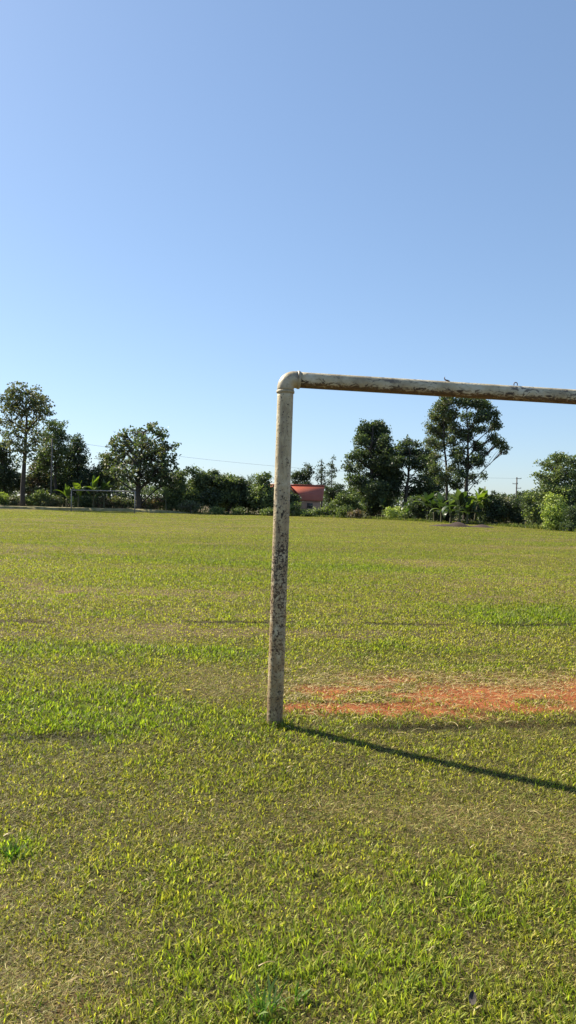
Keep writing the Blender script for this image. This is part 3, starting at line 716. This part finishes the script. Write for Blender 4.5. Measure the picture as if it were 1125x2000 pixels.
tree('eucalyptus_tree', 'tall spreading eucalyptus, right one of the pair behind the crossbar', 'tree', 909, 82,
     [(905,785,17,13,1),(930,785,18,12,1.1),(948,795,14,12,1.2),(960,812,14,12,1.3),(968,830,11,11,1.3),(940,815,18,12,1),(912,812,13,11,.7),(925,835,18,11,.6),(943,838,13,8,.5),(905,850,12,13,1.1),(915,848,10,8,1),(963,855,11,8,1),(975,866,12,9,1.2),(985,878,8,8,1.1),(934,872,14,12,1),(945,885,9,9,.9),(930,895,12,11,1),(900,880,12,12,.8),(915,905,12,11,.7),(938,905,10,9,1),(945,928,5,7,.9),(920,930,10,8,.8),(900,925,13,12,1),(930,942,4,4,.8),(898,900,12,12,.9)],
     'mid', .22, .23, [(909,1024),(911,960),(913,910),(915,870),(912,800)], clump=.38, dens=1.55, seed=44, bark=M_BARK, droop=.8, pal2='dark')
# hedge in front of the house and at the foot of the right hand trees
front = [
 (585,96,[(578,988,10,6),(575,999,14,7),(595,1002,16,5)],'light','low bush hiding the left foot of the house wall','mid','shrub'),
 (612,95,[(610,1001,16,5),(624,998,10,6),(600,1003,16,4)],'light','low flat topped bush under the house window','dark','shrub'),
 (645,95,[(642,992,9,8),(656,987,12,11),(640,1002,14,5),(660,1000,16,8)],'mid','leafy bush at the right foot of the house','light','shrub'),
 (680,94,[(668,975,12,12),(682,985,18,14),(690,972,14,10),(675,998,18,9),(696,995,14,12)],'mid','mid green bush filling the gap left of the creeper tree','light','shrub'),
 (702,91,[(700,1003,11,6),(690,1004,10,5)],'brown','dull brownish low bush at the foot of the creeper tree','olive','shrub'),
 (768,90,[(762,1000,12,8),(780,998,14,8),(772,1008,16,8)],'lime','bright yellow green low bush at the edge of the grass','light','shrub'),
 (795,88,[(792,1006,14,7),(810,1008,14,7)],'light','small leafy bush right of the bright yellow green one','mid','shrub'),
 (812,86,[(812,985,14,16),(830,985,14,18),(822,1002,20,12),(845,990,14,18)],'dark','dark thicket left of the banana plants','mid','shrub'),
 (858,84,[(858,985,14,22),(870,1002,18,14),(850,1008,14,10)],'dark','dark shrub squeezed behind the leftmost banana plants','mid','shrub'),
 (925,83,[(925,1000,20,14),(905,985,18,16),(945,995,18,18)],'dark','dark shrub behind the brightest banana leaves','mid','shrub'),
 (962,76,[(955,985,14,12),(968,978,12,12),(962,1002,20,14),(975,1000,14,16),(948,1010,14,8)],'dark','round dark bush right of the earth heap','mid','shrub'),
 (990,78,[(985,985,14,14),(998,998,16,14),(982,1008,16,10),(1004,985,12,14)],'olive','olive green bush left of the right utility pole','dark','shrub'),
 (1015,76,[(1012,990,14,16),(1022,978,12,10),(1010,1010,16,14)],'dark','blackish bush under the right utility pole','dark','shrub'),
 (1045,72,[(1035,972,14,8),(1048,972,18,14),(1040,1000,18,18),(1060,990,14,18),(1052,1015,16,10),(1028,985,10,10)],'mid','rounded mid green tree before the layered tree','light','small_tree'),
 (1022,95,[(1022,966,12,6),(1032,968,12,6),(1020,975,14,8)],'mid','feathery treetop just right of the right utility pole','dark','small_tree'),
]
for i, (b, dp, bl, pl, lab, p2, nm) in enumerate(front):
    tree(nm, lab, 'shrub' if nm == 'shrub' else 'tree', b, dp, bl, pl, .22, .07 if nm == 'shrub' else .1, clump=.38, seed=60+i, pal2=p2, dens=1.7, stems=2,
         group='shrubs along the edge of the field' if nm == 'shrub' else None, twigs=False)
tree('tree', 'small airy lollipop treetop rising behind the bushes right of the bananas', 'tree', 968, 120,
     [(965,965,6,6,.8),(960,972,6,5,.6),(970,974,8,6,.7),(966,980,10,5,.8)], 'dark', .24, .1, [(967,1000),(967,985),(966,972),(966,962)], clump=.35, seed=81, dens=1.0)
tree('conifer_tree', 'small pointed conifer top left of the right utility pole', 'tree', 985, 125,
     [(984,968,2.5,4,1.5),(984,975,5,4,1.5),(986,982,8,5,1.4),(988,990,12,7,1.4),(996,984,4,6,1.2)], 'dark', .24, .1, [(985,1000),(985,985),(984,975),(984,966)], clump=.4, seed=82, dens=1.3)
tree('tree', 'slim dark treetop poking up behind the bright banana leaves', 'tree', 942, 100,
     [(942,958,3,5,1.2),(944,968,5,6,1.2)], 'dark', .22, .1, [(943,1000),(943,985),(942,970),(942,956)], clump=.3, seed=83, dens=1.4)
# ---- layered tree at the right edge, with bright climbing vines
tree('tree', 'large layered feathery tree cut off by the right edge', 'tree', 1108, 64,
     [(1094,896,24,10,1),(1072,945,20,14,1),(1058,968,16,12,1),(1098,965,24,16,1.2),(1116,902,22,12,1),(1068,905,12,5,.9),(1055,904,8,4,.7),(1080,915,24,9,1),(1062,928,18,5,.9),(1048,928,7,3,.7),(1105,925,28,14,1.1),(1078,935,22,9,1),(1135,920,22,18,1),(1060,955,13,5,.8),(1085,955,22,12,1.1),(1112,950,26,18,1.2),(1135,960,20,25,1.1),(1075,975,20,14,1.1),(1105,985,28,18,1.2),(1062,985,10,9,.7)],
     'mid', .20, .16, clump=.38, dens=1.15, seed=51, pal2='light', shell=.25)
tree('shrub', 'bright yellow green climbing bush at the foot of the layered tree', 'shrub', 1085, 60.5,
     [(1078,975,12,12,1),(1072,1000,12,16,1.1),(1090,1005,18,16,1.2),(1075,1022,14,10,1.2),(1102,1020,18,12,1.2),(1092,980,12,12,.8)],
     'lime', .17, .06, clump=.30, dens=1.7, seed=52, pal2='light', twigs=False, group='shrubs along the edge of the field')
tree('shrub', 'dark bush with glossy leaves in the bottom corner of the hedge at the right edge', 'shrub', 1120, 58.5,
     [(1118,1005,16,18,1.2),(1128,1020,14,14,1.2),(1112,1028,16,8,1.2)],
     'mid', .17, .06, clump=.30, dens=1.7, seed=53, pal2='dark', twigs=False, group='shrubs along the edge of the field')
# low shrubs at the left, before the trees
lowl = [(5,'lime','reedy yellow green bush at the left edge',[(4,975,14,9),(-10,972,14,12),(18,982,12,9)]),
 (30,'olive','dull olive bush just left of the airy tree trunk',[(30,978,12,10),(22,985,12,7)]),
 (68,'light','bright topped bush right of the airy tree trunk',[(62,978,12,10),(80,968,14,8),(75,982,16,9)]),
 (100,'olive','grey green bush at the foot of the left utility pole',[(98,980,14,10),(112,978,12,10),(90,985,12,7)]),
 (160,'mid','low bush inside the left half of the far goal',[(150,982,12,9),(165,978,14,9),(175,984,12,8)]),
 (200,'brown','brownish bush inside the middle of the far goal',[(195,982,16,9),(212,980,14,8)]),
 (240,'olive','olive bush inside the right end of the far goal',[(232,980,14,10),(250,983,14,8)]),
 (300,'brown','brown tinged bush right of the round tree trunk',[(295,985,16,10),(310,980,14,9),(285,990,10,7)]),
 (335,'mid','green bush in shade under the round tree',[(328,985,14,10),(345,986,14,9)]),
 (372,'olive','lighter bush at the foot of the sprigged tree',[(365,988,16,8),(380,990,12,7)]),
 (425,'light','tiny leafy bush at the bottom of the hedge',[(420,996,10,5),(430,998,8,4)]),
 (468,'light','small pale leaved bush before the dark palm bush',[(468,997,9,4),(460,999,7,4)]),
 (524,'light','pale small bush against the left side of the goal post',[(520,1000,12,5),(530,998,8,5)])]
for i, (b, pl, lab, bl) in enumerate(lowl):
    tree('shrub', lab, 'shrub', b, 94 if b > 340 else 98.5, bl, pl, .22, .06, clump=.38, seed=100+i, pal2='mid', dens=1.9, stems=2, twigs=False, group='low shrubs behind the far end of the field', z0=0.0 if b > 340 else .2)

# ---- far wood and dark undergrowth closing the view behind the trees
def far_wood():
    r = np.random.default_rng(77); mb = MB(); n = 26000
    x = r.uniform(-110, 110, n); y = r.uniform(150, 185, n)
    top = 3.0 + 1.6*fbm(x, y*0, 7, 5) + 1.2*fbm(x, y*0, 2.2, 6) + 2.2*sstep(-20, -45, x)
    z = top*r.random(n)**.6
    leaves(mb, np.stack([x, y, z], 1), .75, PAL['dark'] + PAL['mid'], r)
    o = mb.build('far_wood', M_LEAF); tag(o, 'far low wood closing the horizon behind the nearer trees', 'wood', kind='stuff')
    mb = MB(); pts = []
    for (x0, x1, y0, y1, h, n) in ((-62, -2, 100, 103.5, 2.1, 9000), (-34, -12, 101, 104, 3.3, 6000), (-2, 12, 99, 101, .45, 1500), (12, 24, 96, 99, 2.0, 2600), (15, 25, 87, 89, 1.5, 1500), (20, 36, 80, 84, 1.9, 4200), (28, 44, 68, 74, 2.0, 3000)):
        X = r.uniform(x0, x1, n); Y = r.uniform(y0, y1, n); pts.append(np.stack([X, Y, h*(.5+.7*fbm(X, Y, 2.0, 9))*r.random(n)**.8], 1))
    leaves(mb, np.vstack(pts), .27, PAL['dark'], r)
    o = mb.build('undergrowth', M_LEAF); tag(o, 'dark tangled undergrowth beneath the trees', 'undergrowth', kind='stuff')
    # tall weeds along the very edge of the mown grass
    mb = MB(); n = 9000; px = r.uniform(-60, 1200, n)
    ex = np.array([-60, 0, 263, 400, 545, 700, 760, 850, 970, 1060, 1125, 1200]); ey = np.array([98, 98, 98, 95, 94.5, 91.5, 88, 80, 71, 62.5, 57, 52])
    D = np.interp(px, ex, ey) + r.normal(0, .35, n) + .3
    X = (px-562.5)/F*D; keep = np.ones(n, bool); col = pick([(.10,.13,.03),(.16,.17,.06),(.24,.2,.1),(.07,.10,.03)], [3,3,1,2], n, r)*r.uniform(.7, 1.2, n)[:, None]
    hgt = .12 + .45*fbm(X, D*0, 1.6, 41)**2
    blades(mb, X, D, np.where(X < -12, .1, 0.0), hgt*r.uniform(.5, 1.3, n), np.full(n, .05), np.abs(r.normal(.3, .3, n)), r.uniform(0, 2*pi, n), col, .6, 2)
    o = mb.build('tall_weeds', M_GRASS); tag(o, 'ragged tall weeds along the far edge of the mown grass', 'weeds', kind='stuff')
far_wood()

# ------------------------------------------------------------------ banana plants and palm
def banana(px, py, h_top, depth, n, L, label, seed, pal=((.06,.12,.025),(.10,.17,.035),(.15,.22,.05)), z0=0.0, spread=.75):
    r = np.random.default_rng(seed); X = at(px, py, depth)[0]; root = empty('banana_plant', (X, depth, z0))
    tag(root, label, 'banana plant', 'banana plants among the trees')
    L = L*1.1; sh = max(.3, (h_top - L*.75)*.9); mb = MB()
    lean = r.normal(0, .06, 2)*sh
    tp = np.array([(lean[0]*t*t, lean[1]*t*t, -.1 + (sh+.1)*t) for t in np.linspace(0, 1, 6)])
    mb.tube(tp, np.linspace(.13, .07, 6), 9, C=(1,1,1)); mb.build('stem', M_STEM, root, True)
    mb = MB(); top = tp[-1]
    for k in range(n):
        a = k*2.4 + r.normal(0, .3); up = r.uniform(.15, spread*1.5) if k > 1 else r.uniform(.02, .25)
        LL = L*r.uniform(.75, 1.1); W = LL*.17*r.uniform(.85, 1.2); m = 12; W *= 1.1
        th = up; P = top.copy(); pts = [P]; dirs = []
        for j in range(m):
            dv = np.array([cos(a)*sin(th), sin(a)*sin(th), cos(th)]); dirs.append(dv); P = P + dv*LL/m; pts.append(P); th += (.03+.13*up)*(j/m*1.6+.3)
        side = np.array([-sin(a), cos(a), 0.]); V = []; ww = []
        for j in range(m+1):
            t = j/m; w = W*max(0, sin(pi*min(1, max(0, (t-.10)/.90))**.75))*(1 if t > .1 else 0) + .012
            tat = 1 - .35*(r.random() < .3)*r.random(); dn = dirs[min(j, m-1)]; up_ = np.cross(dn, side)
            V += [pts[j] - side*w*tat + up_*w*.25*(-1 if up_[2] < 0 else 1), pts[j], pts[j] + side*w + up_*w*.25*(-1 if up_[2] < 0 else 1)]
        Q = []
        for j in range(m): Q += [(3*j,3*j+1,3*j+4,3*j+3),(3*j+1,3*j+2,3*j+5,3*j+4)]
        c = np.array(pal[r.integers(len(pal))])*r.uniform(.85, 1.15); mb.add(V, Q, C=c)
    mb.build('foliage', M_BANANA, root, True)
    return root
BR = ((.15,.21,.03),(.19,.26,.035),(.10,.15,.03))
bn = [
 (897,1025,3.5,75,11,2.1,'banana plant with pale arching leaves behind the earth heap',1,None,0),
 (880,1022,2.6,77,9,1.7,'banana plant just left of the one with pale arching leaves',2,None,0),
 (927,1022,3.7,76,10,1.7,'tall banana plant with sunlit leaves, left of the two brightest',3,BR,0),
 (944,1020,3.7,77,11,1.6,'brightest yellow green banana plant, rightmost of the clump',4,BR,0),
 (862,1018,2.9,80,9,1.8,'banana plant at the left end of the main clump',5,None,0),
 (912,1026,2.4,74,8,1.5,'short banana plant in front of the eucalyptus trunk',6,None,0),
 (835,1012,3.2,84,10,1.9,'banana plant in the dark thicket with many narrow leaves',7,None,0),
 (812,1008,2.8,87,9,1.7,'banana plant beside the forked tree, leaves bent to the left',8,None,0),
 (792,1003,2.3,92,7,1.6,'low banana plant at the foot of the forked tree',9,None,0),
 (848,1015,2.4,82,8,1.5,'low banana plant between the thicket and the main clump',10,None,0),
 (130,985,2.9,96,5,1.8,'banana plant with one upright bright leaf beside the far goal left post',11,BR,.2),
 (153,985,3.7,96.5,6,2.0,'banana plant with bright upright leaf above the far crossbar',12,BR,.2),
 (182,985,4.1,97,7,2.0,'tallest banana plant standing behind the far goal',13,BR,.2),
 (203,985,3.6,97,8,1.9,'small pale leaved banana plant behind the middle of the far goal',14,None,.2),
 (325,990,3.0,96.5,6,1.6,'banana plant with a pale drooping leaf under the round tree',15,None,.1),
 (748,1000,2.6,94,7,1.4,'small sunlit banana plant right of the creeper tree foot',16,None,0),
]
for (px, py, h, dp, n, L, lab, sd, pl, z0) in bn:
    banana(px, py, h, dp, int(n*1.25), L, lab, sd, pl or ((.04,.07,.025),(.06,.10,.03),(.12,.16,.07)), z0, .9)
def palm():
    X = at(487, 950, 101)[0]; root = empty('palm_tree', (X, 101, 0)); tag(root, 'spiky palm with stiff upright fronds above the hedge', 'palm tree')
    r = np.random.default_rng(5); mb = MB(); mb.tube([(0,0,-.1),(.05,0,1.8),(0,0,3.75)], [.2,.17,.15], 10); mb.build('trunk', M_BARK, root, True)
    mb = MB()
    for k in range(24):
        a = r.uniform(0, 2*pi); th = r.uniform(.02, 1.25); P = np.array([0,0,3.7]); L = r.uniform(1.6, 2.3); pts = []
        for j in range(10):
            pts.append(P); P = P + np.array([cos(a)*sin(th), sin(a)*sin(th), cos(th)])*L/10; th += .05+.05*th
        pts = np.array(pts); mb.tube(pts, np.linspace(.03, .008, 10), 4, C=(.05,.08,.03))
        side = np.array([-sin(a), cos(a), 0])
        for j in range(2, 10):
            for s in (-1, 1):
                for q in range(3):
                    b = pts[j] + (pts[j]-pts[j-1])*q/3; d = (pts[j]-pts[j-1])/np.linalg.norm(pts[j]-pts[j-1])
                    e = b + (side*s*.8 + d*.7 + np.array([0,0,-.15]))*.36*(1.1 - j/14)
                    mb.add([b - d*.02, b + d*.02, e], T=[(0,1,2)], C=np.array((.045,.075,.035))*r.uniform(.8, 1.3))
    mb.build('fronds', M_LEAF, root)
palm()
def bent_saplings():
    root = empty('bare_sapling', at(770, 1003, 92)*[1,1,0]); B = np.array(root.location)
    tag(root, 'pale bare bent saplings arching at the foot of the forked tree', 'sapling'); mb = MB()
    for path in ([(768,1003),(776,990),(790,982),(806,980),(815,978)], [(772,1004),(784,993),(798,985)], [(778,1000),(775,985),(770,970),(766,960)], [(784,1000),(786,980),(782,968)], [(806,980),(796,975),(784,972)]):
        P = np.array([at(a, b, 92) for a, b in path]); t = np.linspace(0, 1, 12); s = np.linspace(0, 1, len(P))
        P = np.stack([np.interp(t, s, P[:, k]) for k in range(3)], 1); mb.tube(P - B, np.linspace(.06, .02, 12), 6)
    mb.build('stems', M_STEM, root, True)
bent_saplings()

# ------------------------------------------------------------------ house with red roof
def house():
    D = 122.0; k = D/F
    def W(px, py, d=D): return at(px, py, d)
    org = W(605, 990); org[2] = 0; root = empty('house', org)
    tag(root, 'low brick house with red corrugated roof behind the hedge', 'house')
    m, nt, bs, o = newmat('red_roof_sheets'); tc = N(nt, 'ShaderNodeTexCoord')
    w = N(nt, 'ShaderNodeTexWave'); w.inputs['Scale'].default_value = 1.6; w.inputs['Distortion'].default_value = .3; nt.links.new(tc.outputs['Object'], w.inputs['Vector'])
    n1 = noise(nt, .8, 5, .6, tc.outputs['Object'])
    c = ramp(nt, n1.outputs['Fac'], [(0.3, (.36,.08,.035)), (0.7, (.46,.13,.065))]).outputs[0]
    c = mixc(nt, math_(nt, 'MULTIPLY', w.outputs['Fac'], .25), c, (.28,.06,.05))
    nt.links.new(c, bs.inputs['Base Color']); bs.inputs['Roughness'].default_value = .5
    mw, nt, bs2, o = newmat('tan_wall'); n2 = noise(nt, 2.5, 5, .6)
    bk = N(nt, 'ShaderNodeTexBrick'); bk.inputs['Scale'].default_value = 4; tc = N(nt, 'ShaderNodeTexCoord'); nt.links.new(tc.outputs['Object'], bk.inputs['Vector'])
    bk.inputs['Color1'].default_value = (.40,.24,.16,1); bk.inputs['Color2'].default_value = (.46,.30,.20,1); bk.inputs['Mortar'].default_value = (.42,.36,.30,1)
    nt.links.new(bk.outputs['Color'], bs2.inputs['Base Color']); bs2.inputs['Roughness'].default_value = .9
    def P(px, py, d): return W(px, py, d) - org
    # main block: gable roof with ridge parallel to the view
    xl = P(577, 977, D)[0]; xr = P(630, 977, D)[0]; xR = P(636, 948, D)[0]; xL = P(560, 948, D)[0]
    ze = P(600, 977, D)[2]; zr = P(600, 948, D+3)[2]
    mb = MB()
    def slab(a, b, c, d, t=.08):
        V = np.array([a, b, c, d], float); nrm = np.cross(V[1]-V[0], V[3]-V[0]); nrm /= np.linalg.norm(nrm); V2 = V - nrm*t
        mb.add(np.vstack([V, V2]), [(0,1,2,3),(7,6,5,4),(0,4,5,1),(1,5,6,2),(2,6,7,3),(3,7,4,0)])
    slab((xL-3, 0, ze), (xr, 0, ze), (xR, 3, zr), (xL-3, 3, zr)); slab((xR, 3.01, zr), (xr+.1, 6, ze), (xL-3, 6, ze), (xL-3, 3.01, zr))
    mb.tube([(xL-3, 3, zr+.03), (xR, 3, zr+.03)], .09, 8)
    # front wing: gable facing the field, its apex behind the goal post
    ax = P(553, 934, D)[0]; za = P(553, 934, D-3)[2]; wl = P(516, 966, D)[0]; wr = P(584, 963, D)[0]; zl = P(580, 965, D-3)[2]
    slab((wl, -3.4, zl), (ax, -3.4, za), (ax, 3, za), (wl, 3, zl)); slab((ax, -3.4, za-.003), (wr, -3.4, zl), (wr, 3, zl), (ax, 3, za-.003))
    rf = mb.build('roof', m, root)
    mb = MB(); mb.box((wl+.4, .35, -.1), (xr-.35, 5.7, ze-.02)); mb.build('wall', mw, root)
    mb = MB()
    x0, x1, z1 = wl+.45, wr-.45, zl-.02
    mb.box((x0, -3.0, -.1), (x1, .34, z1)); mb.add([(x0,-3.0,z1+.002),(x1,-3.0,z1+.002),(ax,-3.0,za-.25),(x0,-2.85,z1+.002),(x1,-2.85,z1+.002),(ax,-2.85,za-.25)], [(0,3,4,1),(0,2,5,3),(1,4,5,2)], [(0,1,2),(3,5,4)])
    mb.build('wing_wall', mw, root)
    mb = MB(); mb.box((wr-.02, -3.35, zl-.28), (wr+.03, 0, zl-.02)); 
    fm, nt, bsf, o = newmat('fascia_paint'); bsf.inputs['Base Color'].default_value = (.16,.03,.03,1)
    for (a, b) in (((wl, zl), (ax, za)), ((ax, za), (wr, zl))):
        mb.add([(a[0],-3.43,a[1]-.30),(b[0],-3.43,b[1]-.30),(b[0],-3.43,b[1]+.0),(a[0],-3.43,a[1]+.0),(a[0],-3.41,a[1]-.30),(b[0],-3.41,b[1]-.30),(b[0],-3.41,b[1]+.0),(a[0],-3.41,a[1]+.0)],
               [(0,1,2,3),(7,6,5,4),(0,4,5,1),(3,2,6,7),(0,3,7,4),(1,5,6,2)])
    mb.build('fascia', fm, root)
    gm, nt, bsg, o = newmat('window_glass'); bsg.inputs['Base Color'].default_value = (.02,.025,.03,1); bsg.inputs['Roughness'].default_value = .1
    wm, nt, bsw, o = newmat('window_frame_paint'); bsw.inputs['Base Color'].default_value = (.35,.3,.25,1)
    x0 = P(600, 983, D)[0]; x1 = P(611, 983, D)[0]; z0 = P(600, 992, D)[2]; z1 = P(600, 983, D)[2]
    mb = MB()
    for q in range(4): xx = x0 + (x1-x0)*q/3; mb.box((xx-.035, .29, z0), (xx+.035, .345, z1))
    mb.box((x0-.035, .285, z1+.001), (x1+.035, .345, z1+.07)); mb.box((x0-.035, .285, z0-.07), (x1+.035, .345, z0-.001))
    w = mb.build('window', wm, root); mb = MB(); mb.box((x0, .32, z0), (x1, .34, z1)); mb.build('pane', gm, w)
house()

# ------------------------------------------------------------------ utility poles and wire
def pole(px, ybase, ytop, depth, arms, label, rad):
    b = at(px, ybase, depth); b[2] = 0; t = at(px+1.5, ytop, depth); root = empty('utility_pole', b)
    tag(root, label, 'utility pole', 'poles carrying the overhead wire'); H = t[2]
    mb = MB(); mb.tube([(0,0,-.3),(0,0,H*.5),(0,0,H)], [rad*1.25,rad*1.1,rad], 12); mb.build('pole_shaft', M_POLEWOOD, root, True)
    for (zz, x0, x1) in arms:
        mb = MB(); mb.box((x0, -.20, H-zz), (x1, -.12, H-zz+.12)); mb.build('cross_arm', M_POLEWOOD, root)
        for xx in (x0+.07, x1-.07):
            mb = MB(); mb.tube([(xx,-.16,H-zz+.12),(xx,-.16,H-zz+.2),(xx,-.16,H-zz+.28)], [.035,.06,.03], 8); mb.build('insulator', M_POLEWOOD, root, True)
    return b, H
b1, h1 = pole(99, 990, 857, 99.5, [], 'left utility pole half hidden among the dark trees', .085)
b2, h2 = pole(1007.5, 1000, 932, 160, [(.35, -.2, .9), (1.45, -.9, .2), (2.35, -.2, .9)], 'right utility pole standing clear against the sky, with short arms', .135)
def wire():
    pts = [(99.5, 857.5, 99.3), (165, 866.5, 104), (350, 889.5, 118), (530, 911, 132), (600, 917, 137), (760, 925, 147), (900, 931, 154), (1008, 935, 159.9)]
    W = np.array([at(*p) for p in pts]); t = np.linspace(0, 1, 60)
    s = np.array([p[0] for p in pts], float); s = (s-s[0])/(s[-1]-s[0])
    co = [np.polyfit(s, W[:, k], 3) for k in range(3)]
    P = np.stack([np.polyval(c, t) for c in co], 1); mb = MB(); mb.tube(P, .017, 6)
    m, nt, bs, o = newmat('wire_metal'); bs.inputs['Base Color'].default_value = (.32,.32,.33,1); bs.inputs['Roughness'].default_value = .5
    org = P[0].copy(); mb.v[0] -= org; o = mb.build('overhead_wire', m, None, True); o.location = org; tag(o, 'thin overhead wire slanting across the sky between the poles', 'wire')
wire()
